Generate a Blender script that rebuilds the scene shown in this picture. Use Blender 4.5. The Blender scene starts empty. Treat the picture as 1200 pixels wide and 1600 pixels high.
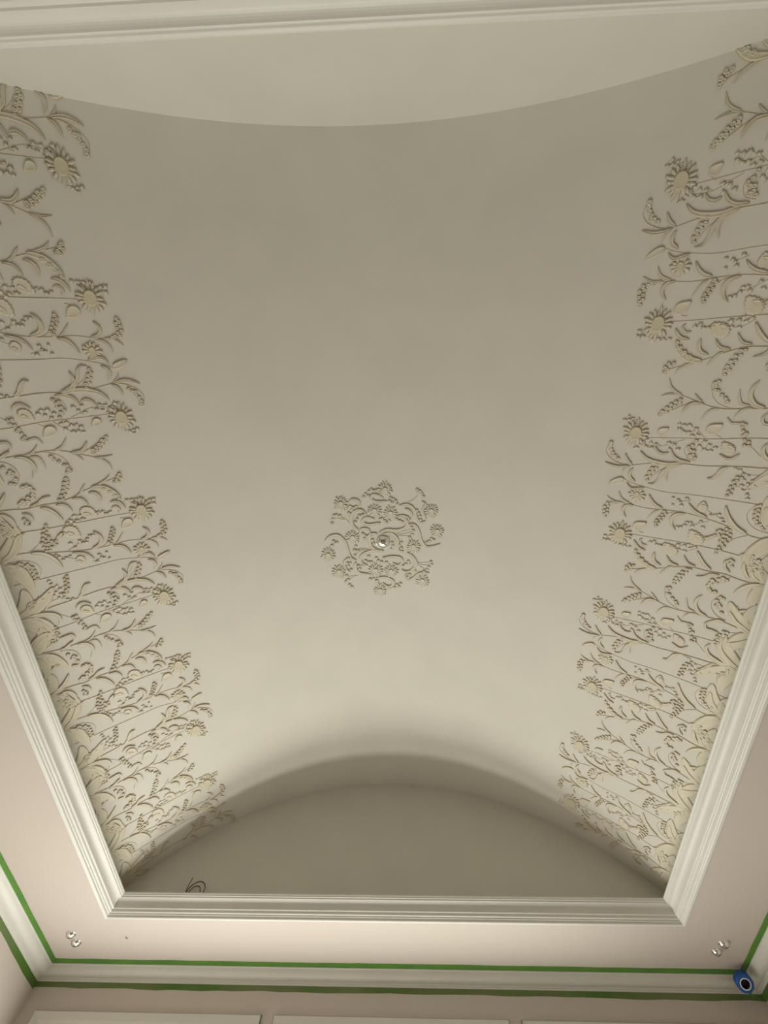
import bpy, bmesh, math, random
from mathutils import Vector, Matrix
S = bpy.context.scene
COL = S.collection
# ---------------------------------------------------------------- camera
cd = bpy.data.cameras.new('camera'); cam = bpy.data.objects.new('camera', cd); COL.objects.link(cam)
cd.sensor_fit = 'VERTICAL'; cd.sensor_height = 24.0; cd.lens = 646.204 / 1600 * 24.0; cd.clip_start = .01
LOOK = Vector((-0.030864, 0.340439, 0.939760)); UP = Vector((0.017318, -0.939885, 0.341053)); RT = Vector((0.999374, 0.026801, 0.023113))
cam.matrix_world = Matrix(((RT.x, UP.x, -LOOK.x, 0), (RT.y, UP.y, -LOOK.y, 0), (RT.z, UP.z, -LOOK.z, 0), (0, 0, 0, 1)))
S.camera = cam
# ---------------------------------------------------------------- daylight and exposure
S.view_settings.view_transform = 'Standard'; S.view_settings.look = 'None'
S.view_settings.gamma = 1.0; S.view_settings.use_curve_mapping = False
S.view_settings.exposure = 0.13
W = bpy.data.worlds.new('sky'); S.world = W; W.use_nodes = True
W.node_tree.nodes['Background'].inputs[0].default_value = (.86, .93, 1.0, 1)
W.node_tree.nodes['Background'].inputs[1].default_value = .03
def area(name, loc, size, aim, watts, color):
    l = bpy.data.lights.new(name, 'AREA'); l.shape = 'RECTANGLE'; l.size, l.size_y = size; l.energy = watts; l.color = color
    o = bpy.data.objects.new(name, l); COL.objects.link(o); o.location = loc
    o.rotation_euler = Vector(aim).to_track_quat('-Z', 'Z' if abs(aim[2]) < .9 else 'Y').to_euler()
    return o
# daylight entering the window openings (all of them below the frame): sky through the upper half of the tall front
# windows, light off the ground outside through their lower half, unseen low side windows left and right, added to fit the brightness
WARM = (1, .985, .89)
area('daylight_front_upper', (-.55, 4.56, .65), (4.2, .8), (0, -1, .01), 60, WARM)
area('daylight_front_lower', (-.95, 4.56, -.85), (3.6, .8), (0, -1, .01), 122, WARM)
area('added_light_left', (-2.95, 3.25, -.75), (1.9, 1.1), (1, 0, .01), 26, WARM)
area('added_light_right', (2.72, 3.1, -.9), (1.9, .8), (-1, 0, .01), 4, WARM)
# ---------------------------------------------------------------- measures (metres, camera at the origin, floor 1.5 m below)
ZC = 1.8; ZL = 1.908; ZF = -1.5
XL, XR, YN, YF = -2.0953, 1.8780, -1.0814, 3.6974      # opening in the ceiling
XM = (XL + XR) / 2; R = 2.96367; CZ = -.13001; XV = 2.10664; A0 = .790666
VN, VF = -1.215, 3.80                                   # the two end walls of the vault
RX0, RX1, RY0, RY1 = -2.885, 2.650, -2.0, 4.496         # the room walls

# ---------------------------------------------------------------- materials
def mat(name, col, rough=.6, metal=0, var=.04, vscale=3, bump=.0, bscale=300, spec=.5, tint=None):
    m = bpy.data.materials.new(name); m.use_nodes = True; n = m.node_tree.nodes; L = m.node_tree.links
    b = n['Principled BSDF']; b.inputs['Roughness'].default_value = rough; b.inputs['Metallic'].default_value = metal
    b.inputs['Specular IOR Level'].default_value = spec
    tc = n.new('ShaderNodeTexCoord'); no = n.new('ShaderNodeTexNoise'); no.inputs['Scale'].default_value = vscale; no.inputs['Detail'].default_value = 3
    L.new(tc.outputs['Object'], no.inputs['Vector'])
    mx = n.new('ShaderNodeMix'); mx.data_type = 'RGBA'
    c2 = tint or tuple(c * (1 - var) for c in col); mx.inputs[6].default_value = (*col, 1); mx.inputs[7].default_value = (*c2, 1)
    rp = n.new('ShaderNodeMapRange'); rp.inputs[1].default_value = .35; rp.inputs[2].default_value = .65
    L.new(no.outputs['Fac'], rp.inputs[0]); L.new(rp.outputs[0], mx.inputs[0]); L.new(mx.outputs[2], b.inputs['Base Color'])
    if bump:
        n2 = n.new('ShaderNodeTexNoise'); n2.inputs['Scale'].default_value = bscale; L.new(tc.outputs['Object'], n2.inputs['Vector'])
        bp = n.new('ShaderNodeBump'); bp.inputs['Strength'].default_value = bump; bp.inputs['Distance'].default_value = .001
        L.new(n2.outputs['Fac'], bp.inputs['Height']); L.new(bp.outputs[0], b.inputs['Normal'])
    return m
M_VAULT = mat('vault plaster paint', (0.605, 0.590, 0.526), .75, bump=.25, bscale=180)
M_SOFF = mat('pale pink ceiling paint', (0.535, 0.482, 0.442), .7, bump=.3, bscale=220, tint=(0.535, 0.486, 0.434), vscale=1.2)
M_WALL = mat('pink wall paint', (0.60, 0.535, 0.492), .7, bump=.3, bscale=220)
M_TRIM = mat('cream white gloss paint', (0.640, 0.640, 0.592), .42)
M_REL = mat('cream plaster relief', (0.608, 0.572, 0.468), .6, bump=.3, bscale=120, tint=(0.600, 0.552, 0.424), vscale=9)
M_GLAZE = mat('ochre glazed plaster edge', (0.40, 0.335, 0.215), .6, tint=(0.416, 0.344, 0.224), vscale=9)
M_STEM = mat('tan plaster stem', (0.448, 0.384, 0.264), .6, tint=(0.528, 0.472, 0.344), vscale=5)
M_DISC = mat('yellow ochre plaster', (0.56, 0.51, 0.37), .6, bump=.6, bscale=250)
M_MED = mat('ivory plaster', (0.592, 0.568, 0.472), .55, tint=(0.576, 0.544, 0.424), vscale=8)
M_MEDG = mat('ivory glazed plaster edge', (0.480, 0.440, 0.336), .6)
M_TAPE = mat('green masking tape', (.085, .26, .012), .55, tint=(.06, .20, .02), vscale=4)
M_TAPE2 = mat('paint smeared green tape', (.19, .22, .10), .6, tint=(.07, .17, .015), vscale=1.3)
M_BLUE = mat('blue tape roll paper', (.012, .09, .34), .4)
M_BLACK = mat('black core card', (.006, .006, .01), .5)
M_WHITE = mat('white card', (.8, .82, .85), .5)
M_CHROME = mat('polished chrome', (.85, .85, .83), .06, 1)
M_DARK = mat('dark cable rubber', (.06, .05, .04), .5)
M_FLOOR = mat('beige stone floor', (.26, .23, .19), .5)
M_GLASS = mat('window frame paint', (.8, .8, .78), .4)

# ---------------------------------------------------------------- helpers
def link(name, verts, faces, mats, mi=None, parent=None, smooth=True, kind=None, origin=None):
    if origin: verts = [(v[0] - origin[0], v[1] - origin[1], v[2] - origin[2]) for v in verts]
    me = bpy.data.meshes.new(name); me.from_pydata([tuple(v) for v in verts], [], faces)
    for m in (mats if isinstance(mats, (list, tuple)) else [mats]): me.materials.append(m)
    if mi: me.polygons.foreach_set('material_index', mi)
    if smooth: me.polygons.foreach_set('use_smooth', [True] * len(me.polygons))
    me.update()
    o = bpy.data.objects.new(name, me); COL.objects.link(o)
    if parent: o.parent = parent
    elif origin: o.location = origin
    if kind: o['kind'] = kind
    return o
def tag(o, label, cat, group=None):
    o['label'] = label; o['category'] = cat
    if group: o['group'] = group
    return o
def empty(name, loc, label=None, cat=None, group=None):
    o = bpy.data.objects.new(name, None); COL.objects.link(o); o.location = loc; o.empty_display_size = .05
    if label: tag(o, label, cat, group)
    return o
def box(V, F, x0, x1, y0, y1, z0, z1):
    b = len(V); V += [(x0, y0, z0), (x1, y0, z0), (x1, y1, z0), (x0, y1, z0), (x0, y0, z1), (x1, y0, z1), (x1, y1, z1), (x0, y1, z1)]
    F += [tuple(b + i for i in f) for f in ((3, 2, 1, 0), (4, 5, 6, 7), (0, 1, 5, 4), (1, 2, 6, 5), (2, 3, 7, 6), (3, 0, 4, 7))]
def boxes(name, bl, m, **k):
    V, F = [], []
    for b in bl: box(V, F, *b)
    return link(name, V, F, m, smooth=False, **k)
def tube(V, F, path, r, n=8):
    b0 = len(V); P = [Vector(p) for p in path]
    for i, p in enumerate(P):
        d = (P[min(i + 1, len(P) - 1)] - P[max(i - 1, 0)]).normalized()
        a = d.orthogonal().normalized() if i == 0 else (a - d * a.dot(d)).normalized(); c = d.cross(a)
        V += [p + (a * math.cos(2 * math.pi * k / n) + c * math.sin(2 * math.pi * k / n)) * r for k in range(n)]
    for i in range(len(P) - 1):
        for k in range(n): F.append((b0 + i * n + k, b0 + i * n + (k + 1) % n, b0 + (i + 1) * n + (k + 1) % n, b0 + (i + 1) * n + k))
    F.append(tuple(b0 + k for k in range(n))[::-1]); F.append(tuple(b0 + (len(P) - 1) * n + k for k in range(n)))
def lathe(V, F, prof, n=32, mtx=Matrix.Identity(4)):
    b0 = len(V)
    for r, z in prof: V += [tuple(mtx @ Vector((r * math.cos(2 * math.pi * k / n), r * math.sin(2 * math.pi * k / n), z))) for k in range(n)]
    for i in range(len(prof) - 1):
        for k in range(n): F.append((b0 + i * n + k, b0 + i * n + (k + 1) % n, b0 + (i + 1) * n + (k + 1) % n, b0 + (i + 1) * n + k))

# ---------------------------------------------------------------- the room
boxes('floor', [(RX0 - .15, RX1 + .15, RY0 - .15, RY1 + .15, ZF - .1, ZF)], M_FLOOR, kind='structure')
WZ = 2.0
FW = (-2.85, 2.0, -1.3, 1.08)     # front window x0 x1 z0 z1
RW = (2.1, 4.1, -1.35, -.45)      # unseen right opening, added for the side light, y0 y1 z0 z1
LW = (2.25, 4.25, -1.35, -.15)    # unseen left opening, added for the side light, y0 y1 z0 z1
boxes('wall_front', [(RX0 - .15, FW[0], RY1, RY1 + .15, ZF, WZ), (FW[1], RX1 + .15, RY1, RY1 + .15, ZF, WZ), (FW[0], FW[1], RY1, RY1 + .15, ZF, FW[2]), (FW[0], FW[1], RY1, RY1 + .15, FW[3], WZ)], M_WALL, kind='structure')
def sidewall(name, x0, x1, w):
    boxes(name, [(x0, x1, RY0, w[0], ZF, WZ), (x0, x1, w[1], RY1, ZF, WZ), (x0, x1, w[0], w[1], ZF, w[2]), (x0, x1, w[0], w[1], w[3], WZ)], M_WALL, kind='structure')
sidewall('wall_right', RX1, RX1 + .15, RW); sidewall('wall_left', RX0 - .15, RX0, LW)
boxes('wall_back', [(RX0 - .15, RX1 + .15, RY0 - .15, RY0, ZF, WZ)], M_WALL, kind='structure')
def window(name, along, a0, a1, z0, z1, plane):
    bl = []; n = 3 if a1 - a0 < 3.5 else 4; t = .06
    segs = [(a0, a1, z0, z0 + t), (a0, a1, z1 - t, z1)] + [(a0 + (a1 - a0 - t) * k / n, a0 + (a1 - a0 - t) * k / n + t, z0, z1) for k in range(n + 1)]
    for a, b, c, d in segs: bl.append((a, b, plane, plane + .05, c, d) if along == 'x' else (plane, plane + .05, a, b, c, d))
    return boxes(name, bl, M_GLASS, kind='structure')
window('window_1', 'x', *FW, RY1 + .08); window('added_window_2', 'y', *RW, RX1 + .09); window('added_window_3', 'y', *LW, RX0 - .14)  # both side windows are unseen, added to house the fitted side lights
# flat ceiling border around the opening
o = .112
boxes('ceiling', [(RX0, XL - o, RY0, RY1, ZC, ZL), (XR + o, RX1, RY0, RY1, ZC, ZL), (XL - o, XR + o, YF + o, RY1, ZC, ZL), (XL - o, XR + o, RY0, YN - o, ZC, ZL)], M_SOFF, kind='structure')
# barrel vault above the opening
V, F = [], []; n = 120
ys = [VN + (VF - VN) * i / 12 for i in range(13)]
AE = A0 + .05
for k in range(n + 1):
    a = -AE + 2 * AE * k / n
    for y in ys: V.append((XM + R * math.sin(a), y, CZ + R * math.cos(a)))
m_ = len(ys); F = [(k * m_ + i, k * m_ + i + 1, (k + 1) * m_ + i + 1, (k + 1) * m_ + i) for k in range(n) for i in range(m_ - 1)]
b = len(V)                                                  # outer shell so the vault has thickness
for k in range(n + 1):
    a = -AE + 2 * AE * k / n
    for y in (VN - .1, VF + .1): V.append((XM + (R + .1) * math.sin(a), y, CZ + (R + .1) * math.cos(a)))
F += [(b + 2 * k, b + 2 * k + 2, b + 2 * k + 3, b + 2 * k + 1) for k in range(n)]
link('ceiling_vault', V, F, M_VAULT, kind='structure')
def lunette(name, y, y2):
    V, F = [], []; n = 64
    for yy in (y, y2):
        for k in range(n + 1):
            a = -AE + 2 * AE * k / n; V.append((XM + (R + .05) * math.sin(a), yy, CZ + (R + .05) * math.cos(a)))
        for k in range(n + 1):
            a = -AE + 2 * AE * k / n; V.append((XM + (R + .05) * math.sin(a), yy, ZL - .05))
    q = 2 * (n + 1)
    for k in range(n):
        F.append((k, k + 1, n + 2 + k, n + 1 + k)); F.append((q + k, q + n + 1 + k, q + n + 2 + k, q + k + 1)); F.append((k, q + k, q + k + 1, k + 1))
    return link(name, V, F, M_VAULT, smooth=False, kind='structure')
lunette('wall_lunette_far', VF, VF + .1); lunette('wall_lunette_near', VN, VN - .1)

def sweep(name, prof, rect, sgn, m, label=None):
    """mitred moulding, four lengths; prof = (distance from rect edge, z)"""
    x0, x1, y0, y1 = rect; out = []
    cor = lambda d: [(x0 - sgn * d, y0 - sgn * d), (x1 + sgn * d, y0 - sgn * d), (x1 + sgn * d, y1 + sgn * d), (x0 - sgn * d, y1 + sgn * d)]
    for s in range(4):
        V, F = [], []; n = len(prof)
        for d, z in prof:
            c = cor(d); V.append((*c[s], z)); V.append((*c[(s + 1) % 4], z))
        for i in range(n):
            j = (i + 1) % n; F.append((2 * i, 2 * i + 1, 2 * j + 1, 2 * j))
        F.append(tuple(2 * i for i in range(n))); F.append(tuple(2 * i + 1 for i in range(n))[::-1])
        out.append(link(f'{name}_{s + 1}', V, F, m, smooth=False, kind='structure'))
    return out
def arc(c0, c1, bulge, n=6):
    (x0, z0), (x1, z1) = c0, c1; dx, dz = x1 - x0, z1 - z0; P = []
    for i in range(n + 1):
        t = i / n; k = bulge * 4 * t * (1 - t); P.append((x0 + dx * t - dz * k, z0 + dz * t + dx * k))
    return P
prof = [(0, ZL), (.001, 1.902), (.004, 1.899), (.006, 1.896), (.007, 1.892), (.013, 1.889), (.014, 1.885)] + arc((.016, 1.882), (.050, 1.842), .22, 8) + \
       [(.051, 1.834), (.058, 1.832)] + arc((.061, 1.828), (.074, 1.815), -.25, 5) + [(.075, 1.809), (.080, 1.808)] + \
       arc((.083, 1.805), (.095, 1.792), -.25, 5) + [(.097, 1.797), (.106, 1.794), (.110, 1.797), (.1115, 1.801), (.1115, ZL)]
sweep('trim', prof, (XL, XR, YN, YF), 1, M_TRIM)
cprof = [(0, 1.8), (.100, 1.8), (.100, 1.794), (.093, 1.792)] + arc((.090, 1.788), (.018, 1.748), .16, 8) + [(.016, 1.741), (.008, 1.739), (.006, 1.733), (0, 1.731)]
cr = sweep('trim_cornice', cprof, (RX0, RX1, RY0, RY1), -1, M_TRIM)
for i, o_ in enumerate(cr): o_.name = f'trim_{i + 5}'

# traced centre lines of the relief, in millimetres on the vault surface: (along y, around from the crown)
PLANTS = {
 'A': [
  ('stem',[(1348,-2314),(1346,-2241),(1327,-2161),(1322,-2081),(1315,-1999),(1305,-1905),(1306,-1810),(1302,-1728),(1287,-1642),(1268,-1563)],9),
  ('leaf',[(1268,-1563),(1259,-1532),(1256,-1498),(1265,-1463),(1279,-1433)],14),
  ('stem',[(1268,-1563),(1278,-1507),(1307,-1453),(1348,-1427),(1389,-1437)],8),
  ('berries',[(1305,-1497),(1319,-1480),(1338,-1466),(1356,-1454),(1377,-1447),(1321,-1465),(1395,-1448)],10),
  ('leaf',[(1272,-1578),(1292,-1553),(1315,-1538),(1340,-1531)],14),
  ('leaf',[(1268,-1567),(1254,-1549),(1236,-1536),(1214,-1529)],8),
  ('leaf',[(1310,-1802),(1296,-1745),(1303,-1682),(1323,-1635),(1361,-1604)],20),
  ('leaf',[(1320,-1848),(1322,-1800),(1346,-1764),(1388,-1746)],15),
  ('leaf',[(1307,-1819),(1277,-1759),(1243,-1729),(1200,-1718),(1174,-1700),(1173,-1670)],16),
  ('stem',[(1307,-1801),(1279,-1750),(1249,-1708),(1205,-1681)],6),
  ('berries',[(1192,-1664),(1211,-1658),(1221,-1673),(1239,-1668),(1246,-1684),(1264,-1678),(1268,-1696),(1289,-1698)],9),
  ('leaf',[(1308,-1819),(1299,-1774),(1265,-1750),(1231,-1748),(1198,-1759)],20),
  ('leaf',[(1316,-2016),(1296,-1991),(1267,-1978),(1242,-1960),(1241,-1937)],18),
  ('berries',[(1158,-2038),(1171,-2052),(1182,-2039),(1194,-2053),(1209,-2043),(1219,-2057),(1238,-2049),(1246,-2062),(1264,-2060),(1264,-2077)],8),
  ('sprig',[[(1328,-2184),(1290,-2144),(1236,-2114),(1159,-2124)],[(1236,-2114),(1217,-2080),(1215,-2056)],[(1290,-2144),(1284,-2104),(1305,-2066),(1309,-2043)],[(1305,-2159),(1262,-2183),(1247,-2194)]],3),
  ('stars',[(1159,-2124),(1181,-2118),(1208,-2117),(1200,-2096),(1225,-2086),(1238,-2109),(1257,-2090),(1285,-2081),(1279,-2103),(1260,-2175),(1246,-2190),(1305,-2066),(1311,-2043),(1256,-2124),(1232,-2138)],10),
  ('leaf',[(1338,-2186),(1312,-2169),(1286,-2152),(1261,-2133),(1258,-2120)],12),
  ('leaf',[(1338,-2246),(1302,-2252),(1272,-2246),(1255,-2225),(1256,-2203)],15),
  ('berries',[(1281,-2243),(1275,-2232),(1271,-2221),(1270,-2211),(1297,-2242),(1291,-2230)],7),
  ('leaf',[(1343,-2291),(1346,-2241),(1356,-2191),(1380,-2146),(1420,-2129),(1454,-2143)],23),
  ('leaf',[(1350,-2300),(1365,-2260),(1396,-2216),(1445,-2185),(1502,-2186)],38),
  ('stem',[(1354,-2198),(1374,-2141),(1421,-2089),(1448,-2054)],6),
  ('berries',[(1432,-2071),(1430,-2054),(1450,-2067),(1459,-2049),(1480,-2039),(1491,-2049),(1504,-2034),(1524,-2026),(1541,-2024),(1535,-2037)],8),
  ('leaf',[(1541,-2024),(1538,-1999),(1538,-1978),(1569,-1958)],12),
  ('leaf',[(1340,-2319),(1298,-2319),(1261,-2306),(1219,-2306)],21),
 ],
 'S1': [
  ('stem',[(1480,-2274),(1474,-2219),(1474,-2149),(1469,-2059),(1452,-1920),(1447,-1794),(1436,-1614)],7),
  ('flower',[(1460,-1565)],1),
  ('sprig',[[(1440,-1802),(1422,-1762),(1395,-1701),(1395,-1644),(1400,-1597)],[(1422,-1762),(1426,-1735)],[(1395,-1701),(1406,-1684)]],4),
  ('stars',[(1382,-1656),(1386,-1628),(1403,-1612),(1404,-1674),(1412,-1648),(1426,-1626),(1417,-1733),(1407,-1761),(1385,-1781),(1382,-1740)],12),
  ('rose',[(1408,-1994)],28),
  ('leaf',[(1388,-2045),(1362,-2026),(1355,-2000),(1378,-1963)],13),
  ('stars',[(1391,-1924),(1392,-1897),(1419,-1913),(1436,-1889),(1408,-1941),(1411,-1872)],13),
  ('leaf',[(1363,-1741),(1350,-1715),(1365,-1685),(1392,-1672)],14),
  ('stem',[(1328,-1867),(1345,-1827),(1393,-1810),(1426,-1835)],5),
  ('berries',[(1344,-1862),(1362,-1852),(1355,-1838),(1384,-1835),(1400,-1825),(1411,-1841),(1437,-1853),(1436,-1839),(1381,-1852)],9),
  ('heart',[(1504,-1912)],30),
  ('stem',[(1459,-1956),(1473,-1938),(1479,-1913)],5),
  ('sprig',[[(1456,-1886),(1493,-1849),(1518,-1809),(1523,-1764)],[(1493,-1849),(1485,-1811),(1495,-1768)]],4),
  ('stars',[(1469,-1853),(1464,-1830),(1481,-1811),(1482,-1788),(1495,-1768),(1518,-1809),(1517,-1786),(1523,-1764),(1500,-1842)],12),
  ('heart',[(1476,-1691)],23),
  ('stem',[(1443,-1720),(1438,-1700),(1454,-1682)],5),
  ('sprig',[[(1534,-1564),(1534,-1534),(1532,-1501)],[(1534,-1534),(1549,-1526)]],4),
  ('stars',[(1542,-1540),(1536,-1519),(1532,-1499),(1555,-1517)],12),
  ('stars',[(1396,-1597),(1378,-1582),(1413,-1611)],13),
 ],
 'B': [
  ('stem',[(1599,-2318),(1608,-2229),(1620,-2152),(1616,-2077),(1613,-2008),(1608,-1945),(1620,-1876),(1647,-1808),(1672,-1747)],9),
  ('leaf',[(1671,-1751),(1678,-1719),(1677,-1685),(1670,-1654)],9),
  ('leaf',[(1674,-1747),(1692,-1712),(1721,-1686),(1762,-1675)],12),
  ('leaf',[(1611,-1919),(1599,-1885),(1575,-1865),(1545,-1851)],11),
  ('leaf',[(1631,-1851),(1632,-1805),(1609,-1777),(1577,-1762)],15),
  ('stem',[(1641,-1797),(1618,-1755),(1590,-1711),(1569,-1667)],7),
  ('berries',[(1566,-1664),(1583,-1673),(1582,-1689),(1603,-1689),(1601,-1706),(1622,-1706),(1617,-1724),(1637,-1725),(1630,-1743),(1648,-1744)],10),
  ('leaf',[(1638,-1843),(1653,-1823),(1683,-1801)],9),
  ('stem',[(1609,-1998),(1614,-1956),(1632,-1915),(1666,-1881),(1728,-1862)],6),
  ('berries',[(1643,-1942),(1660,-1933),(1655,-1922),(1676,-1914),(1675,-1901),(1698,-1895),(1701,-1882),(1722,-1881),(1736,-1873),(1741,-1889)],9),
  ('leaf',[(1620,-2052),(1613,-2021),(1593,-1999),(1567,-1984)],10),
  ('leaf',[(1630,-2037),(1636,-2000),(1668,-1985),(1708,-1980)],12),
  ('leaf',[(1623,-2095),(1633,-2055),(1669,-2029),(1709,-2027),(1750,-2047)],18),
  ('leaf',[(1617,-2179),(1620,-2152),(1603,-2127),(1586,-2101)],17),
  ('leaf',[(1540,-2165),(1543,-2134),(1543,-2105),(1571,-2095),(1599,-2111)],14),
  ('berries',[(1460,-2166),(1479,-2160),(1478,-2175),(1498,-2169),(1515,-2162),(1514,-2179),(1531,-2172),(1540,-2187),(1557,-2185),(1558,-2201),(1538,-2199)],8),
  ('stem',[(1591,-2301),(1578,-2252),(1560,-2209),(1521,-2183)],6),
  ('stem',[(1632,-2179),(1641,-2140),(1674,-2107),(1723,-2097),(1763,-2115)],7),
  ('berries',[(1671,-2152),(1671,-2138),(1693,-2129),(1705,-2119),(1721,-2128),(1739,-2118),(1744,-2131),(1765,-2129),(1760,-2143),(1708,-2138)],9),
  ('leaf',[(1561,-2307),(1519,-2276),(1492,-2239),(1490,-2204),(1534,-2203)],37),
  ('leaf',[(1600,-2300),(1621,-2255),(1648,-2215),(1705,-2178)],24),
  ('leaf',[(1616,-2308),(1667,-2282),(1734,-2271),(1791,-2297)],40),
  ('leaf',[(1561,-2324),(1519,-2317),(1484,-2297),(1450,-2298)],21),
  ('leaf',[(1734,-2251),(1716,-2229),(1713,-2214),(1741,-2208)],13),
 ],
 'D': [
  ('stem',[(1911,-2314),(1896,-2242),(1899,-2176),(1909,-2118),(1903,-2037),(1905,-1974),(1888,-1905),(1858,-1832),(1842,-1781),(1823,-1718),(1805,-1665)],9),
  ('berries',[(1790,-1646),(1804,-1658),(1814,-1646),(1822,-1668),(1834,-1658),(1835,-1681),(1844,-1692)],9),
  ('leaf',[(1842,-1781),(1824,-1738),(1808,-1713),(1783,-1695)],12),
  ('leaf',[(1844,-1801),(1856,-1744),(1894,-1697),(1936,-1669)],25),
  ('berries',[(1850,-1758),(1867,-1744),(1866,-1728),(1889,-1719),(1887,-1705),(1913,-1697),(1917,-1682),(1938,-1678)],9),
  ('leaf',[(1874,-1821),(1884,-1789),(1913,-1773),(1950,-1777)],17),
  ('leaf',[(1888,-1886),(1872,-1859),(1843,-1841),(1819,-1824)],11),
  ('stem',[(1906,-1979),(1883,-1941),(1841,-1921),(1785,-1902)],6),
  ('berries',[(1775,-1905),(1795,-1902),(1798,-1918),(1815,-1908),(1820,-1926),(1837,-1917),(1842,-1934),(1863,-1930),(1868,-1949),(1888,-1946),(1890,-1963)],9),
  ('leaf',[(1895,-1906),(1901,-1870),(1919,-1850),(1948,-1836)],14),
  ('leaf',[(1915,-1985),(1921,-1950),(1942,-1931),(1971,-1918)],13),
  ('leaf',[(1914,-2057),(1933,-2025),(1968,-1997),(2014,-1973)],19),
  ('leaf',[(1898,-2098),(1890,-2061),(1866,-2033),(1858,-1996)],13),
  ('stem',[(1907,-2152),(1871,-2126),(1848,-2100),(1833,-2059)],6),
  ('berries',[(1787,-2099),(1783,-2084),(1795,-2071),(1815,-2062),(1834,-2069),(1837,-2082),(1855,-2074),(1847,-2093),(1851,-2108),(1869,-2100),(1865,-2120),(1875,-2133),(1882,-2117),(1887,-2142)],10),
  ('leaf',[(1906,-2297),(1886,-2247),(1857,-2212),(1826,-2190),(1800,-2178)],24),
  ('leaf',[(1915,-2246),(1922,-2215),(1961,-2190),(2011,-2183)],20),
  ('leaf',[(1915,-2271),(1933,-2234),(1970,-2217),(2015,-2198)],18),
  ('leaf',[(1928,-2139),(1947,-2113),(1982,-2106),(2004,-2124)],14),
  ('berries',[(1965,-2139),(1981,-2130),(1995,-2137),(2002,-2127)],8),
  ('stem',[(1933,-2291),(1957,-2256),(1998,-2224),(2047,-2210)],6),
  ('berries',[(1964,-2265),(1982,-2257),(1982,-2246),(2002,-2239),(2006,-2226),(2028,-2221),(2033,-2237),(2017,-2249)],9),
  ('leaf',[(1916,-2316),(1961,-2306),(2010,-2310),(2065,-2307)],34),
  ('leaf',[(1915,-2303),(1858,-2309),(1819,-2292),(1766,-2298)],28),
 ],
 'S2': [
  ('stem',[(2041,-2374),(2039,-2297),(2034,-2190),(2043,-2050),(2043,-1870),(2040,-1740),(2040,-1637)],8),
  ('flower',[(2033,-1577)],1),
  ('rose',[(1988,-1849)],33),
  ('sprig',[[(2028,-1972),(1998,-1928),(1998,-1890)],[(2002,-1823),(2007,-1784),(2013,-1745)]],4),
  ('stars',[(1996,-1918),(2000,-1889),(2028,-1911),(2021,-1941),(2026,-1881),(2033,-1959),(2040,-1927)],13),
  ('stars',[(2000,-1798),(2002,-1778),(2019,-1761),(2012,-1740),(2004,-1813)],12),
  ('leaf',[(1951,-1728),(1954,-1698),(1972,-1676),(2006,-1657)],16),
  ('leaf',[(1989,-1730),(1984,-1704),(2009,-1688),(2024,-1701)],12),
  ('heart',[(2101,-1667)],31),
  ('stem',[(2063,-1698),(2065,-1678),(2082,-1660)],6),
  ('sprig',[[(1965,-1613),(1965,-1571),(1976,-1530),(1979,-1493)],[(1976,-1530),(2004,-1503)]],5),
  ('stars',[(1956,-1642),(1957,-1616),(1959,-1591),(1959,-1564),(1985,-1542),(1976,-1519),(1975,-1497),(2002,-1500)],14),
 ],
 'C': [
  ('stem',[(986,-2306),(962,-2250),(959,-2187),(983,-2107),(1005,-2015),(1022,-1924),(1029,-1844),(1025,-1759),(1021,-1688),(1032,-1601),(1035,-1560),(1014,-1505)],8),
  ('berries',[(933,-1480),(948,-1472),(958,-1487),(971,-1469),(981,-1486),(996,-1468),(1005,-1488),(1021,-1480),(1023,-1503),(1029,-1517)],9),
  ('leaf',[(1038,-1565),(1035,-1528),(1047,-1497),(1070,-1472)],11),
  ('leaf',[(1037,-1602),(1049,-1567),(1073,-1542),(1108,-1532)],12),
  ('leaf',[(1029,-1620),(1022,-1585),(997,-1568),(968,-1575),(948,-1593)],16),
  ('leaf',[(1025,-1759),(1009,-1736),(986,-1720),(958,-1703)],9),
  ('stem',[(1029,-1844),(1014,-1807),(976,-1778),(928,-1755)],6),
  ('berries',[(922,-1754),(939,-1747),(944,-1763),(957,-1751),(963,-1771),(978,-1762),(982,-1780),(998,-1772),(1004,-1790),(1017,-1779)],8),
  ('leaf',[(1024,-1880),(1009,-1838),(976,-1821),(940,-1829),(915,-1852)],18),
  ('leaf',[(1033,-1769),(1045,-1733),(1070,-1707),(1109,-1687)],17),
  ('leaf',[(1021,-1980),(1040,-1928),(1063,-1901),(1090,-1883)],15),
  ('sprig',[[(1002,-1991),(978,-1946),(959,-1902),(943,-1858)],[(978,-1946),(956,-1933)],[(959,-1902),(967,-1892)]],3),
  ('stars',[(961,-1973),(958,-1926),(974,-1913),(955,-1889),(939,-1873),(937,-1856),(974,-1897),(991,-1957)],11),
  ('stars',[(1070,-1853),(1065,-1813),(1097,-1834),(1112,-1871),(1107,-1807),(1088,-1845)],10),
  ('rose',[(890,-1953)],35),
  ('leaf',[(928,-2031),(903,-2010),(889,-1987),(916,-2001)],19),
  ('stem',[(961,-2166),(931,-2120),(890,-2090),(829,-2061)],6),
  ('berries',[(826,-2057),(842,-2057),(848,-2071),(864,-2063),(873,-2082),(885,-2072),(897,-2061),(899,-2088),(913,-2080),(913,-2066),(924,-2097),(934,-2083),(936,-2069),(925,-2054),(949,-2096),(957,-2082),(958,-2065),(959,-2049),(937,-2047),(927,-2033),(950,-2038),(976,-2074),(973,-2090)],8),
  ('leaf',[(966,-2161),(990,-2109),(1029,-2074),(1065,-2056),(1105,-2044)],26),
  ('leaf',[(974,-2287),(951,-2240),(903,-2208),(860,-2189),(842,-2154)],30),
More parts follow.
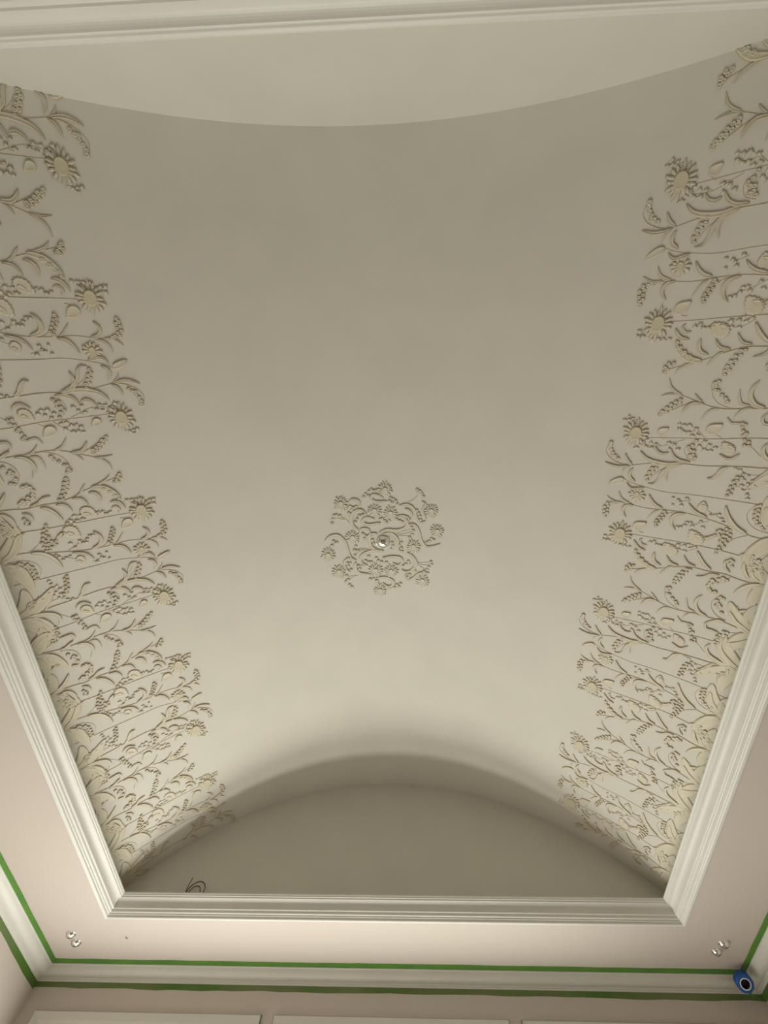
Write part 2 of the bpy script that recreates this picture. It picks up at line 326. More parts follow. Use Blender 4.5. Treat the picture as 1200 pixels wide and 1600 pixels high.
  ('stem',[(994,-2258),(1000,-2198),(1031,-2155),(1078,-2139),(1132,-2162)],6),
  ('berries',[(1015,-2233),(1009,-2221),(1028,-2231),(1019,-2211),(1034,-2202),(1029,-2189),(1045,-2183),(1053,-2172),(1066,-2181),(1077,-2169),(1090,-2179),(1101,-2167),(1111,-2178),(1127,-2169),(1133,-2180)],8),
  ('leaf',[(1003,-2288),(1028,-2246),(1070,-2215),(1135,-2206)],36),
  ('leaf',[(976,-2307),(1030,-2295),(1064,-2283),(1097,-2264)],27),
  ('berries',[(764,-2226),(772,-2215),(782,-2237),(791,-2225),(789,-2210),(805,-2232),(808,-2218),(821,-2210),(837,-2209),(842,-2219),(854,-2209)],9),
  ('stem',[(749,-2248),(757,-2217),(790,-2199),(847,-2202)],5),
 ],
 'E': [
  ('stem',[(1124,-2353),(1128,-2300),(1135,-2195),(1137,-2046),(1137,-1885),(1133,-1764),(1149,-1661),(1166,-1590),(1185,-1552)],7),
  ('bud',[(1169,-1511),(1185,-1549),(1146,-1471)],27),
  ('leaf',[(1147,-1660),(1134,-1621),(1133,-1588),(1165,-1564)],13),
  ('leaf',[(1174,-1606),(1196,-1577),(1224,-1571),(1258,-1585)],15),
  ('daisy',[(1096,-1627)],1),
  ('rose',[(1076,-1949)],23),
  ('sprig',[[(1012,-2062),(1029,-2036),(1044,-2008),(1062,-1973)],[(1108,-1895),(1095,-1859),(1095,-1829)]],3),
  ('stars',[(1027,-2044),(1043,-2012),(1011,-2054),(1050,-2029),(1039,-1992)],9),
 ],
 'M': [
  ('ring',[(856,27),(952,-295),(1015,-54),(1037,62),(1017,359),(1173,403),(1222,-225),(1302,229),(1351,-415),(1498,-341),(1501,-61),(1511,57),(1587,297),(1676,-32)],1),
  ('leaf',[(943,41),(949,-38),(926,-74),(897,-68),(894,-31),(919,18)],21),
  ('leaf',[(1111,-10),(1126,-100),(1105,-142),(1073,-131),(1066,-89),(1082,-52)],23),
  ('leaf',[(1162,-178),(1119,-223),(1049,-224),(1011,-189),(1008,-142),(1043,-116)],25),
  ('leaf',[(950,-237),(926,-213),(938,-167),(987,-158)],21),
  ('leaf',[(1239,-433),(1202,-388),(1200,-331),(1250,-287),(1314,-267),(1379,-246),(1403,-209)],24),
  ('leaf',[(1340,7),(1338,-70),(1357,-139),(1394,-174),(1437,-162),(1457,-118)],27),
  ('leaf',[(1409,-204),(1394,-266),(1430,-300),(1480,-286),(1509,-253)],20),
  ('leaf',[(1424,-210),(1478,-217),(1522,-185),(1530,-111)],25),
  ('leaf',[(1568,-58),(1566,11),(1595,68),(1634,64),(1640,24),(1608,-10)],23),
  ('leaf',[(1393,6),(1389,64),(1397,127),(1434,143),(1459,112),(1437,71)],23),
  ('leaf',[(1196,-38),(1206,-92),(1258,-104),(1311,-81),(1336,-20)],30),
  ('leaf',[(1199,-170),(1158,-154),(1160,-107),(1201,-89)],22),
  ('leaf',[(1198,1),(1199,63),(1241,105),(1304,112),(1348,125)],26),
  ('leaf',[(1214,49),(1241,86),(1298,93),(1322,61)],20),
  ('leaf',[(1193,-27),(1168,31),(1174,107),(1153,168),(1107,185),(1072,157),(1062,108)],25),
  ('leaf',[(978,128),(973,188),(1008,230),(1067,248),(1108,276),(1093,318)],25),
  ('leaf',[(943,288),(962,314),(1012,296),(1056,313),(1090,323)],14),
  ('leaf',[(1123,192),(1127,237),(1177,265),(1249,284),(1300,324),(1293,381),(1269,430)],24),
  ('leaf',[(1351,181),(1387,221),(1441,246),(1498,219),(1513,170),(1492,136)],25),
  ('leaf',[(1518,350),(1525,277),(1564,233),(1587,189),(1552,167),(1521,189)],21),
  ('leaf',[(1062,108),(1057,150),(1072,192),(1112,201)],17),
  ('leaf',[(998,165),(1018,202),(1057,220),(1107,201)],15),
  ('sprig',[[(973,133),(961,184),(941,230)],[(971,147),(954,202),(920,248)],[(967,165),(930,230),(891,268)]],5),
  ('sprig',[[(1108,-241),(1079,-267),(1064,-346)],[(1093,-250),(1061,-285),(1043,-331)],[(1098,-245),(1066,-276),(1059,-318)]],5),
  ('sprig',[[(1327,-89),(1311,-166),(1328,-213)],[(1332,-99),(1324,-176),(1370,-212)],[(1332,-89),(1330,-157),(1355,-201)]],5),
  ('sprig',[[(1199,106),(1179,163),(1158,220)],[(1208,111),(1197,173),(1178,225)],[(1215,115),(1215,172),(1217,210)]],5),
  ('sprig',[[(1540,-196),(1543,-250),(1558,-284)],[(1543,-196),(1557,-246),(1597,-278)]],5),
  ('sprig',[[(1430,243),(1434,287),(1428,359)],[(1435,248),(1452,297),(1453,359)],[(1441,248),(1472,287),(1492,336)]],5),
  ('berries',[(860,257),(872,276),(889,289),(910,301),(881,263),(900,280)],10),
  ('berries',[(1042,-349),(1038,-332),(1069,-360),(1101,-367),(1045,-307),(1085,-375)],11),
  ('berries',[(1294,-203),(1327,-215),(1370,-212),(1331,-190),(1307,-194)],11),
  ('berries',[(1148,215),(1176,227),(1230,201),(1207,220)],11),
  ('berries',[(1541,-285),(1575,-277),(1620,-269),(1642,-252),(1591,-292)],12),
  ('berries',[(1424,359),(1449,364),(1492,337),(1509,308),(1470,345)],11),
  ('berries',[(1631,99),(1620,127),(1654,79),(1661,41),(1648,114)],12),
  ('berries',[(868,-90),(854,-71),(864,-53),(886,-114),(910,-129),(860,-35),(901,-96)],10),
  ('berries',[(919,65),(929,85),(944,103),(944,57),(968,112),(956,78)],10),
  ('berries',[(979,-229),(1004,-221),(988,-207),(981,-186),(1028,-241)],11),
  ('berries',[(1100,-198),(1076,-183),(1051,-168),(1047,-144),(1043,-125)],11),
  ('berries',[(1081,0),(1097,18),(1112,37),(1097,53),(1084,-16),(1127,43)],11),
  ('berries',[(1098,128),(1108,147),(1087,108)],11),
  ('berries',[(1017,253),(1037,267),(1061,276),(1088,281),(1047,256)],11),
  ('berries',[(1205,-137),(1234,-133),(1216,-118),(1194,-149)],11),
  ('berries',[(1244,-367),(1266,-359),(1280,-382),(1257,-343)],11),
  ('berries',[(1293,124),(1316,138),(1344,144),(1272,139),(1337,127)],11),
  ('berries',[(1417,-136),(1430,-117),(1431,-93),(1383,-111)],11),
  ('berries',[(1398,-53),(1422,-39),(1433,-13),(1399,6),(1437,22)],11),
  ('berries',[(1539,-97),(1573,-78),(1596,-57),(1578,-106),(1616,-53)],12),
  ('berries',[(1426,190),(1453,170),(1466,146),(1444,192)],11),
  ('berries',[(1431,-278),(1456,-270),(1488,-250),(1433,-254)],11),
  ('berries',[(1458,-192),(1486,-183),(1461,-161)],11),
  ('berries',[(1257,348),(1236,361),(1246,380),(1268,329)],11),
  ('berries',[(1563,189),(1540,199),(1485,229),(1506,240)],11),
  ('berries',[(1272,71),(1298,74),(1325,65)],11),
  ('berries',[(1217,-80),(1249,-77),(1275,-68)],11),
 ],
}
# ---------------------------------------------------------------- plaster relief: shapes live in (y, t, h): along the vault, around it, out of it
HS = .78
def vpos(y, t, h):
    a = t / R; r = R - (h * HS if h > 0 else h)
    return (XM + r * math.sin(a), y, CZ + r * math.cos(a))
def spline(P, step):
    out = []
    for i in range(len(P) - 1):
        p0 = P[max(i - 1, 0)]; p1 = P[i]; p2 = P[i + 1]; p3 = P[min(i + 2, len(P) - 1)]
        n = max(2, int(math.dist(p1, p2) / step + .5))
        for k in range(n):
            t = k / n; out.append(tuple(.5 * (2 * b + (c - a) * t + (2 * a - 5 * b + 4 * c - d) * t * t + (3 * b - a - 3 * c + d) * t ** 3) for a, b, c, d in zip(p0, p1, p2, p3)))
    out.append(tuple(P[-1])); return out
class Mesh:
    def __init__(s): s.V = []; s.F = []; s.M = []
    def ribbon(s, path, widths, sec, lift=0, mats=None):
        """sec = [(across -1..1, height)], mats per strip"""
        n = len(sec); b = len(s.V)
        for i, p in enumerate(path):
            q0 = path[max(i - 1, 0)]; q1 = path[min(i + 1, len(path) - 1)]
            d = (q1[0] - q0[0], q1[1] - q0[1]); l = math.hypot(*d) or 1; nx, ny = -d[1] / l, d[0] / l; w = widths[i]
            hs = min(1, .35 + w * 120)
            for u, h in sec: s.V.append((p[0] + nx * w * u, p[1] + ny * w * u, (h * hs if h > 0 else h) + (lift if h > 0 else 0)))
        for i in range(len(path) - 1):
            for k in range(n - 1):
                s.F.append((b + i * n + k, b + i * n + k + 1, b + (i + 1) * n + k + 1, b + (i + 1) * n + k)); s.M.append(mats[k] if mats else 0)
    def dome(s, c, rad, h, n=9, pit=.55, ry=None):
        b = len(s.V); ry = ry or rad
        rings = ((1, -.002), (.88, h * .8), (.64, h), (.38, h * pit))
        for r, z in rings:
            for k in range(n): a = 2 * math.pi * k / n; s.V.append((c[0] + ry * r * math.cos(a), c[1] + rad * r * math.sin(a), z))
        s.V.append((c[0], c[1], h * (pit + .35)))
        for i in range(3):
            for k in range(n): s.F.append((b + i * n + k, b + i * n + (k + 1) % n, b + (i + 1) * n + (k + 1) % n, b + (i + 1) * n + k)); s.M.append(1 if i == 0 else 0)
        for k in range(n): s.F.append((b + 3 * n + k, b + 3 * n + (k + 1) % n, b + 4 * n)); s.M.append(0)
    def star(s, c, r, rot, h=.008, lobes=4):
        b = len(s.V); n = lobes * 2
        for k in range(n):
            a = rot + 2 * math.pi * k / n; q = r if k % 2 == 0 else r * .38; s.V.append((c[0] + q * math.cos(a), c[1] + q * math.sin(a), -.001))
        for k in range(n):
            a = rot + 2 * math.pi * k / n; q = (r if k % 2 == 0 else r * .38) * .72; s.V.append((c[0] + q * math.cos(a), c[1] + q * math.sin(a), h))
        s.V.append((c[0], c[1], h * .7))
        for k in range(n):
            s.F.append((b + k, b + (k + 1) % n, b + n + (k + 1) % n, b + n + k)); s.M.append(k % 2)
            s.F.append((b + n + k, b + n + (k + 1) % n, b + 2 * n)); s.M.append(0)
    def blob(s, c, ry, rt, h, teeth=0, point=0, rot=0, n=28, dish=.5):
        """broad leaf seen face on: raised rim, dished middle, midrib ridge"""
        b = len(s.V)
        rings = ((1, -.002), (.95, h), (.8, h * .95), (.45, h * dish), (0.0, h * (dish + .25)))
        for r, z in rings[:-1]:
            for k in range(n):
                a = 2 * math.pi * k / n; q = r * (1 + (.10 * (1 if k % 2 else -1) if teeth else 0) * (r > .7))
                e = point * max(0, math.cos(a)) ** 6
                x = (q + e * r) * ry * math.cos(a); y = q * rt * math.sin(a) * (1 - .35 * point * max(0, math.cos(a)))
                s.V.append((c[0] + x * math.cos(rot) - y * math.sin(rot), c[1] + x * math.sin(rot) + y * math.cos(rot), z))
        s.V.append((*c, rings[-1][1]))
        for i in range(3):
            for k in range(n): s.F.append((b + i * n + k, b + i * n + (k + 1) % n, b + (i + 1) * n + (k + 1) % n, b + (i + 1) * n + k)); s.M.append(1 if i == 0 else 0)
        for k in range(n): s.F.append((b + 3 * n + k, b + 3 * n + (k + 1) % n, b + 4 * n)); s.M.append(0)
    def petals(s, c, r0, r1y, r1t, n, h0, h1, seed, wid=1.0):
        rn = random.Random(seed)
        for k in range(n):
            a = 2 * math.pi * (k + rn.uniform(-.18, .18)) / n; f = rn.uniform(.86, 1.1)
            ca, sa = math.cos(a), math.sin(a); tip = (r1y * ca * f, r1t * sa * f); rt = (r0 * ca, r0 * sa * r1t / r1y)
            w = math.pi * (r1y + r1t) / 2 / n * .62 * wid; nx, ny = -sa, ca
            path = []; ws = []
            for q, ww in ((0, .5), (.35, .95), (.7, 1), (.9, .6), (1, .12)):
                path.append((c[0] + rt[0] + (tip[0] - rt[0]) * q, c[1] + rt[1] + (tip[1] - rt[1]) * q)); ws.append(w * ww)
            b = len(s.V)
            for i, p in enumerate(path):
                z = h0 + (h1 - h0) * i / 4
                for u, hh in ((-1, -.001 if i == 4 else z * .15), (-.75, z), (0, z * .68), (.75, z), (1, -.001 if i == 4 else z * .15)): s.V.append((p[0] + nx * ws[i] * u, p[1] + ny * ws[i] * u, hh))
            for i in range(4):
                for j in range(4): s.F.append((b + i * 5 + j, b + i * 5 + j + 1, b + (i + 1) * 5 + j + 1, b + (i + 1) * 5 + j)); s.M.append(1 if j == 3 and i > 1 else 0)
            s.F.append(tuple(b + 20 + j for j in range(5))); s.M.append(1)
def leafshape(mesh, P, w, h=.011, club=.6):
    path = spline(P, .014); n = len(path); L = n - 1
    ws = []
    for i in range(n):
        q = i / L; v = math.sin(math.pi * min(1, q ** .75 * .98 + .02)) ** .7 if q < club else math.sin(math.pi * (q ** .75)) ** .6
        ws.append(max(.0012, w * .5 * v))
    sec = [(-1, -.002), (-.88, h * .85), (-.62, h), (-.25, h * .45), (0, h * .75), (.25, h * .45), (.62, h), (.88, h * .85), (1, -.002)]
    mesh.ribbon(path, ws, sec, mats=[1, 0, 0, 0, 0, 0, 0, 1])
def stemshape(mesh, P, w, taper=.45, h=None, step=.02):
    path = spline(P, step); n = len(path); h = h or max(.004, w * .75)
    ws = [w * .5 * (1 - (1 - taper) * i / (n - 1)) for i in range(n)]
    mesh.ribbon(path, ws, [(-1, -.002), (-.8, h * .6), (-.3, h), (.3, h), (.8, h * .6), (1, -.002)], mats=[0] * 5)
TMIN = -2.332
def build_parts(els, plant):
    """list of (part name, Mesh, materials, label, sub-part list)"""
    parts = []; rn = random.Random(plant)
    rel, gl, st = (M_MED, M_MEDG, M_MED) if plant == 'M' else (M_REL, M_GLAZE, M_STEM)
    for kind, pts, wd in els:
        w = wd / 1000.0
        if kind == 'sprig':
            m = Mesh()
            if plant == 'E' and len(pts) > 1:
                for sg in pts[1:]: m2 = Mesh(); stemshape(m2, [(a / 1000, b / 1000) for a, b in sg], max(w, .005), .6); parts.append(('twig', m2, [st, gl]))
                pts = pts[:1]
            for sg in pts: stemshape(m, [(a / 1000, b / 1000) for a, b in sg], max(w, .005) if plant != 'M' else .008, .6)
            parts.append(('twig', m, [st, gl])); continue
        P = [(a / 1000, max(b / 1000, TMIN) if plant != 'M' else b / 1000) for a, b in pts]
        m = Mesh()
        if kind == 'stem': stemshape(m, P, w); parts.append(('stem', m, [st, gl]))
        elif kind == 'leaf': leafshape(m, P, w * (1.3 if plant != 'M' else 1.2), .009 if w > .05 else .012 if w > .012 else .009); parts.append(('leaf', m, [rel, gl]))
        elif kind == 'berries':
            kept = []
            for p in P:
                r = w * rn.uniform(1.1, 1.35)
                if all(math.dist(p, q) > 1.25 * r for q in kept): kept.append(p); m.dome(p, r, .011 + rn.uniform(0, .003))
            parts.append(('berry_cluster', m, [rel, gl]))
        elif kind == 'stars':
            for p in P: m.star(p, w * rn.uniform(1.0, 1.4), rn.uniform(0, 3), .008, rn.choice((3, 4, 5)))
            parts.append(('blossom_spray', m, [rel, gl]))
        elif kind == 'rose':
            c = P[0]; m.blob(c, w * 1.25, w, .007, 1, .3, rn.uniform(-.5, .9), 28, .75); m.blob((c[0] + w * .35, c[1] - w * .25), w * .5, w * .34, .010, 0, .3, 1.1, 18, .7)
            parts.append(('rose_leaf', m, [rel, gl]))
        elif kind == 'heart': m.blob(P[0], w * 1.1, w * .95, .010, 0, .45, -.9, 24); parts.append(('heart_leaf', m, [rel, gl]))
        elif kind == 'bud': leafshape(m, [P[1], P[0], P[2]], .042, .012); parts.append(('bud', m, [rel, gl]))
        elif kind in ('flower', 'daisy', 'ring'):
            for p in P:
                m = Mesh(); d = Mesh()
                if kind == 'flower': m.petals(p, .02, .082, .070, 16, .013, .010, 1, .85); m.petals(p, .02, .056, .046, 12, .015, .013, 2, .9); d.blob(p, .040, .031, .021, 0, 0, 0, 22, .8)
                elif kind == 'daisy': m.petals(p, .012, .050, .046, 12, .012, .009, 3); d.blob(p, .02, .016, .015, 0, 0, 0, 12, .8)
                else: rr = rn.uniform(.92, 1.06); m.petals(p, .014, .062 * rr, .056 * rr, 15, .012, .008, 4 + len(parts), .9); d.blob(p, .020, .018, .018, 0, 0, 0, 14, .8)
                parts.append(('flower_head', m, [rel, gl], (d, M_DISC if plant != 'M' else M_MED)))
    return parts
def yrange(m): ys = [v[0] for v in m.V]; return min(ys), max(ys)
CACHE = {}
def make_mesh(key, name, m, mats, side, dy, base, clip):
    if not clip and (key, side) in CACHE: return CACHE[(key, side)]
    me = bpy.data.meshes.new(name)
    bx, by, bz = base
    VV = []
    for y, t, h in m.V:
        x, yy, z = vpos(y + dy, t, h) if side < 0 else vpos(CROT - y + dy, -t, h)
        VV.append((x - bx, yy - by, z - bz))
    FF = m.F
    me.from_pydata(VV, [], FF)
    for mm in mats: me.materials.append(mm)
    me.polygons.foreach_set('material_index', m.M); me.polygons.foreach_set('use_smooth', [True] * len(FF))
    if clip:
        bm = bmesh.new(); bm.from_mesh(me)
        for yy, no in ((VN, (0, -1, 0)), (VF, (0, 1, 0))):
            bmesh.ops.bisect_plane(bm, geom=bm.verts[:] + bm.edges[:] + bm.faces[:], plane_co=(0, yy - by, 0), plane_no=no, clear_outer=True)
        n = len(bm.faces); bm.to_mesh(me); bm.free()
        if n < 6: return None
    me.update()
    if not clip: CACHE[(key, side)] = me
    return me
KIND = {
 'A': ('leafy_flower_stem', 'leafy plaster stem with arching berry tip'),
 'B': ('berry_branch', 'leafy plaster branch with forked leaf tip'),
 'C': ('berry_stalk', 'plaster stalk with upright berry spray tip'),
 'D': ('seed_branch', 'slanting plaster branch with berry-filled pointed leaf'),
 'E': ('bud_stalk', 'straight plaster stalk with pointed bud and small daisy'),
 'S1': ('sunflower_stem', 'cream plaster sunflower on long straight stem'),
 'S2': ('sunflower_stem', 'cream plaster sunflower on long straight stem')}
PERIOD = 1.197; CROT = 1.883      # the right side is the same cast turned half a turn about the crown
# broad overlapping leaves at the foot of the leafy plants
for k, fan in (('A', ((-58, .20, 62), (-30, .26, 58), (48, .24, 64))), ('B', ((-52, .20, 60), (40, .22, 60), (64, .17, 54))), ('C', ((-46, .24, 64), (52, .24, 62), (70, .16, 50))), ('D', ((-60, .17, 52), (44, .20, 58), (66, .18, 56)))):
    y0_ = PLANTS[k][0][1][0][0]
    for ang, ln, wd in fan:
        a = math.radians(ang); sg = 1 if ang > 0 else -1
        P_ = [(y0_ + 1000 * ln * q * math.sin(a * (.55 + .6 * q)), -2325 + 1000 * ln * q * math.cos(a * (.55 + .6 * q))) for q in (0, .35, .7, 1)]
        PLANTS[k].append(('leaf', P_, wd))
PARTS = {k: build_parts(v, k) for k, v in PLANTS.items()}
copies = []
for side in (-1, 1):
    for k in KIND:
        ps = PARTS[k]; lo = min(yrange(p[1])[0] for p in ps); hi = max(yrange(p[1])[1] for p in ps); mid = (lo + hi) / 2
        for n_ in range(-4, 5):
            dy = n_ * PERIOD; c_ = mid + dy if side < 0 else CROT - mid + dy
            if VN - .09 < c_ < VF - .02: copies.append((side, k, dy, c_))
ORD = ['first ', 'second ', 'third ', 'fourth ', 'fifth ', 'sixth ', 'seventh ', 'eighth ', 'ninth ']
cnt = {}
for side, k, dy, mid in sorted(copies, key=lambda c: -c[3]):
    nm, desc = KIND[k]; i = cnt.get((side, nm), 0); cnt[(side, nm)] = i + 1
    sd = 'left' if side < 0 else 'right'
    pos = f'{sd} side, ' + ORD[i] + 'from shaded end wall'
    y0_ = PLANTS[k][0][1][0][0] / 1000
    bx, by, bz = vpos(y0_ + dy, -2.30, 0) if side < 0 else vpos(CROT - y0_ + dy, 2.30, 0)
    root = empty(nm, (bx, by, bz), f'{desc}, {pos}', 'relief flower' if nm == 'sunflower_stem' else 'relief plant', f'plaster {nm.replace("_", " ")}s on the {sd} side of the vault')
    for j, p in enumerate(PARTS[k]):
        a, b = yrange(p[1])
        if side > 0: a, b = CROT - b, CROT - a
        a += dy; b += dy
        if b < VN + .004 or a > VF - .004: continue
        clip = a < VN or b > VF
        me = make_mesh((k, j), p[0], p[1], p[2], side, dy, (bx, by, bz), clip)
        if me is None: continue
        ob = bpy.data.objects.new(p[0], me); COL.objects.link(ob); ob.parent = root
        if p[0] == 'blossom_spray': ob['kind'] = 'stuff'
        if len(p) > 3:
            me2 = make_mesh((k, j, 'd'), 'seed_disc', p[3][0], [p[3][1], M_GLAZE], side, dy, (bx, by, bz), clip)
            if me2: od = bpy.data.objects.new('seed_disc', me2); COL.objects.link(od); od.parent = ob; od['label'] = 'yellowish oval flower centre'

# ---------------------------------------------------------------- the rosette at the crown of the vault
MC = (1.262, 0.0); mbase = vpos(MC[0], MC[1], 0)
med = empty('ceiling_rose', mbase, 'ivory plaster rosette of scrolls, daisies and berries at the centre of the vault', 'ceiling rose')
for j, p in enumerate(PARTS['M']):
    me = make_mesh(('M', j), p[0], p[1], p[2], -1, 0, mbase, False)
    ob = bpy.data.objects.new({'leaf': 'scroll', 'twig': 'stalk_spray'}.get(p[0], p[0]), me); COL.objects.link(ob); ob.parent = med
    if len(p) > 3:
        me2 = make_mesh(('M', j, 'd'), 'seed_disc', p[3][0], [p[3][1], M_MEDG], -1, 0, mbase, False)
        od = bpy.data.objects.new('seed_disc', me2); COL.objects.link(od); od.parent = ob
# polished dome in the rosette
def dome_fitting(name, loc, r, depth, label, cat, mirror=True, group=None):
    root = empty(name, loc, label, cat, group)
    V, F = [], []; lathe(V, F, [(r * 1.06, .002), (r * 1.07, -.002), (r * 1.02, -.004), (r, -.002), (r * .98, .002)]); link('rim', V, F, M_CHROME if mirror else M_WHITE, parent=root)
    V, F = [], []; pr = [(r * math.cos(a), -depth * math.sin(a)) for a in [math.pi / 2 * i / 12 for i in range(12)]] + [(.0005, -depth)]
    lathe(V, F, pr); link('dome', V, F, M_CHROME, parent=root)
    V, F = [], []; lathe(V, F, [(r * .07, -depth * .97), (r * .07, -depth - .002), (.0004, -depth - .003)], 10)
    link('socket', V, F, M_BLACK, parent=root, smooth=False)
    return root
dome_fitting('glass_dome', vpos(1.262, .002, -.002), .052, .042, 'polished mirror dome in the middle of the plaster rosette', 'ceiling fitting')
for (x, y, r, lb) in ((-2.519, 4.005, .035, 'small chrome ceiling spot in the left corner, the one nearer the moulding'),
                      (-2.510, 4.112, .037, 'small chrome ceiling spot in the left corner, the one nearer the green tape'),
                      (2.303, 4.006, .037, 'small chrome ceiling spot in the right corner, the one nearer the moulding'),
                      (2.275, 4.104, .034, 'small chrome ceiling spot in the right corner, beside the blue tape roll')):
    dome_fitting('ceiling_spot', (x, y, ZC), r, .028, lb, 'ceiling spot')
# little wire end poking out of the ceiling
V, F = [], []; tube(V, F, [(-2.104, 4.037, ZC + .004), (-2.104, 4.037, ZC - .003), (-2.098, 4.036, ZC - .008), (-2.086, 4.038, ZC - .008)], .0022)
tag(link('wire_stub', V, F, M_DARK, origin=(-2.104, 4.037, ZC)), 'tiny dark wire end in the pink ceiling near the left corner of the frame', 'wire')
# loose cable standing up behind the far moulding
root = empty('cable_loop', (-1.655, 3.765, ZL), 'dark thin cable loops poking up behind the front moulding against the shaded end wall', 'cable')
V, F = [], []; tube(V, F, spline([(-1.665, 3.77, ZL), (-1.655, 3.77, 1.960), (-1.63, 3.765, 1.990), (-1.592, 3.765, 2.012), (-1.552, 3.768, 2.008), (-1.528, 3.77, 1.975), (-1.530, 3.77, ZL)], .01), .0035)
link('loop', V, F, M_DARK, parent=root, origin=tuple(root.location))
V, F = [], []; tube(V, F, spline([(-1.665, 3.775, ZL), (-1.667, 3.775, 1.975), (-1.655, 3.775, 2.045)], .01), .003)
link('cable_end', V, F, M_DARK, parent=root, origin=tuple(root.location))
V, F = [], []; tube(V, F, spline([(-1.64, 3.755, ZL), (-1.625, 3.755, 1.955), (-1.595, 3.755, 1.978), (-1.56, 3.755, 1.968), (-1.54, 3.755, ZL)], .01), .0035)
link('loop', V, F, M_DARK, parent=root, origin=tuple(root.location))

# ---------------------------------------------------------------- green masking tape along the cornice
def strip(name, p0, p1, across, w, nrm, label, m=M_TAPE, seed=0, amp=.004, group='green masking tape along the cornice'):
    p0, p1, a, nr = Vector(p0), Vector(p1), Vector(across), Vector(nrm); rn = random.Random(seed); V, F = [], []
    n = max(3, int((p1 - p0).length / .12)); e0 = e1 = 0
    for i in range(n + 1):
        p = p0.lerp(p1, i / n); e0 = .5 * e0 + rn.uniform(-amp, amp); e1 = .5 * e1 + rn.uniform(-amp, amp)
        V += [tuple(p + a * e0), tuple(p + a * e0 + nr * .0015), tuple(p + a * (w + e1) + nr * .0015), tuple(p + a * (w + e1))]
    for i in range(n):
        for k in range(4): F.append((4 * i + k, 4 * i + (k + 1) % 4, 4 * i + 4 + (k + 1) % 4, 4 * i + 4 + k))
    F.append((0, 1, 2, 3)); F.append(tuple(4 * n + k for k in (3, 2, 1, 0)))
    return tag(link(name, V, F, m, smooth=False, origin=tuple(p0)), label, 'tape', group)
CX0, CX1, CY1 = RX0 + .100, RX1 - .100, RY1 - .100
strip('masking_tape', (CX0 + .004, CY1 + .002, ZC), (CX1, CY1 + .002, ZC), (0, -1, 0), .060, (0, 0, -1), 'green masking tape on the ceiling along the top of the front cornice', seed=1)
strip('masking_tape', (CX0 - .002, CY1 + .012, ZC - .0016), (CX0 - .002, .4, ZC - .0016), (1, 0, 0), .046, (0, 0, -1), 'green masking tape on the ceiling along the left cornice', seed=2, amp=.002)
strip('masking_tape', (CX1 + .002, CY1, ZC - .0016), (CX1 + .002, .4, ZC - .0016), (-1, 0, 0), .046, (0, 0, -1), 'green masking tape on the ceiling along the right cornice, above the blue roll', seed=3)
strip('masking_tape', (RX0 + .001, RY1, 1.736), (RX1 - .001, RY1, 1.736), (0, 0, -1), .038, (0, -1, 0), 'paint-smeared green tape on the front wall just under the cornice', M_TAPE2, 4)
strip('masking_tape', (RX0, RY1 - .003, 1.736), (RX0, .4, 1.736), (0, 0, -1), .045, (1, 0, 0), 'green masking tape on the left wall just under the cornice', M_TAPE2, 5)
strip('masking_tape', (RX1, RY1 - .003, 1.736), (RX1, .4, 1.736), (0, 0, -1), .045, (-1, 0, 0), 'green masking tape on the right wall just under the cornice', M_TAPE2, 6)

# ---------------------------------------------------------------- blue tape roll hanging in the right corner
rc = Vector((2.462, 4.305, 1.722))
down = -UP; ax = (-rc.normalized() * .8 + RT * .33 + down * .42).normalized()
root = empty('tape_roll', tuple(rc), 'blue tape roll with a black hole hanging from the green tape in the right corner', 'tape roll')
mt = ax.to_track_quat('Z', 'Y').to_matrix().to_4x4()
V, F = [], []; lathe(V, F, [(.037, .0205), (.054, .020), (.058, .017), (.059, -.017), (.056, -.020), (.037, -.0205)], 36, mt); link('tape_winding', V, F, M_BLUE, parent=root)
V, F = [], []; lathe(V, F, [(.031, .021), (.0375, .022), (.0375, -.021), (.031, -.021)], 36, mt); link('card_core', V, F, M_WHITE, parent=root)
V, F = [], []; lathe(V, F, [(.0308, .013), (.0308, -.019), (.0005, -.019)], 36, mt); link('core_lining', V, F, M_BLACK, parent=root)
V, F = [], []
tp = spline([(2.530, 4.352, ZC - .002), (2.515, 4.36, 1.768), (2.495, 4.372, 1.735), (2.510, 4.395, 1.705), (2.550, 4.42, 1.690)], .01); w = Vector((.72, .25, .2)).normalized() * .017
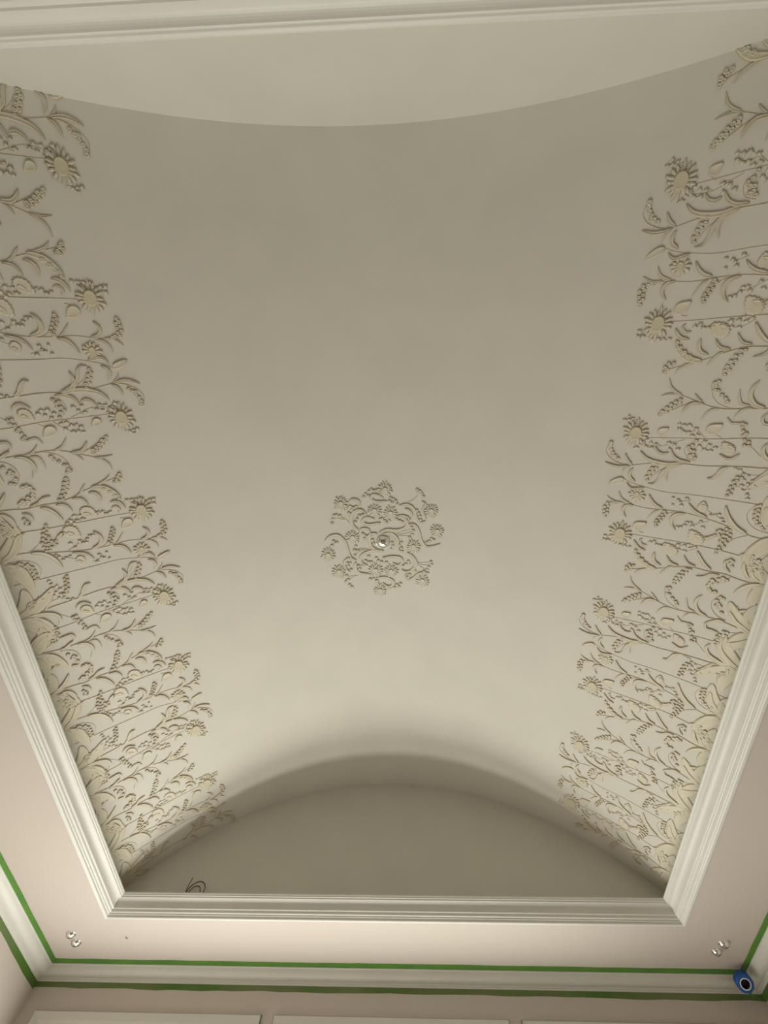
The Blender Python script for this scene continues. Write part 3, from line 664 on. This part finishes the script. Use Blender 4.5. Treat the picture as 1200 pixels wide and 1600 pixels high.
for p in tp: p = Vector(p); V += [tuple(p - w), tuple(p + w), tuple(p + w + Vector((0, -.001, -.001))), tuple(p - w + Vector((0, -.001, -.001)))]
for i in range(len(tp) - 1):
    for k in range(4): F.append((4 * i + k, 4 * i + (k + 1) % 4, 4 * i + 4 + (k + 1) % 4, 4 * i + 4 + k))
link('loose_tape_end', V, F, M_TAPE, parent=root, origin=tuple(rc))['label'] = 'green loose tape end'

# ---------------------------------------------------------------- white framed panels on the front wall
TOP = 1.572; BOT = 1.16; wy_ = RY1
for i, (x0, x1, lb) in enumerate(((-2.76, -1.062, 'white moulded wall panel at the left end of the front wall'), (-.963, .742, 'white moulded wall panel in the middle of the front wall'), (.840, 2.545, 'white moulded wall panel at the right end of the front wall'))):
    root = empty('wall_panel', ((x0 + x1) / 2, wy_, BOT), lb, 'wall panel', 'white panels on the front wall')
    og = tuple(root.location)
    P = [(0, 0), (.0, .020), (.004, .024), (.045, .018), (.055, .012), (.060, .010), (.062, 0)]
    for s in range(4):
        V, F = [], []
        for d, pr in P:
            c = [(x0 + d, BOT + d), (x1 - d, BOT + d), (x1 - d, TOP - d), (x0 + d, TOP - d)]; A = c[s]; B = c[(s + 1) % 4]
            V += [(A[0], wy_ - pr, A[1]), (B[0], wy_ - pr, B[1])]
        n = len(P)
        for q in range(n - 1): F.append((2 * q, 2 * q + 1, 2 * q + 3, 2 * q + 2))
        F.append(tuple(2 * q for q in range(n))); F.append(tuple(2 * q + 1 for q in range(n))[::-1])
        link('moulding', V, F, M_TRIM, parent=root, smooth=False, origin=og)
    boxes('panel_field', [(x0 + .05, x1 - .05, wy_ - .008, wy_, BOT + .05, TOP - .05)], M_TRIM, parent=root, origin=og)
    tw = .007
    boxes('tape_edging', [(x0 - tw, x1 + tw, wy_ - .003, wy_, TOP, TOP + tw), (x0 - tw, x0, wy_ - .003, wy_, BOT, TOP), (x1, x1 + tw, wy_ - .003, wy_, BOT, TOP)], M_TAPE2, parent=root, origin=og)['label'] = 'thin green tape edge'
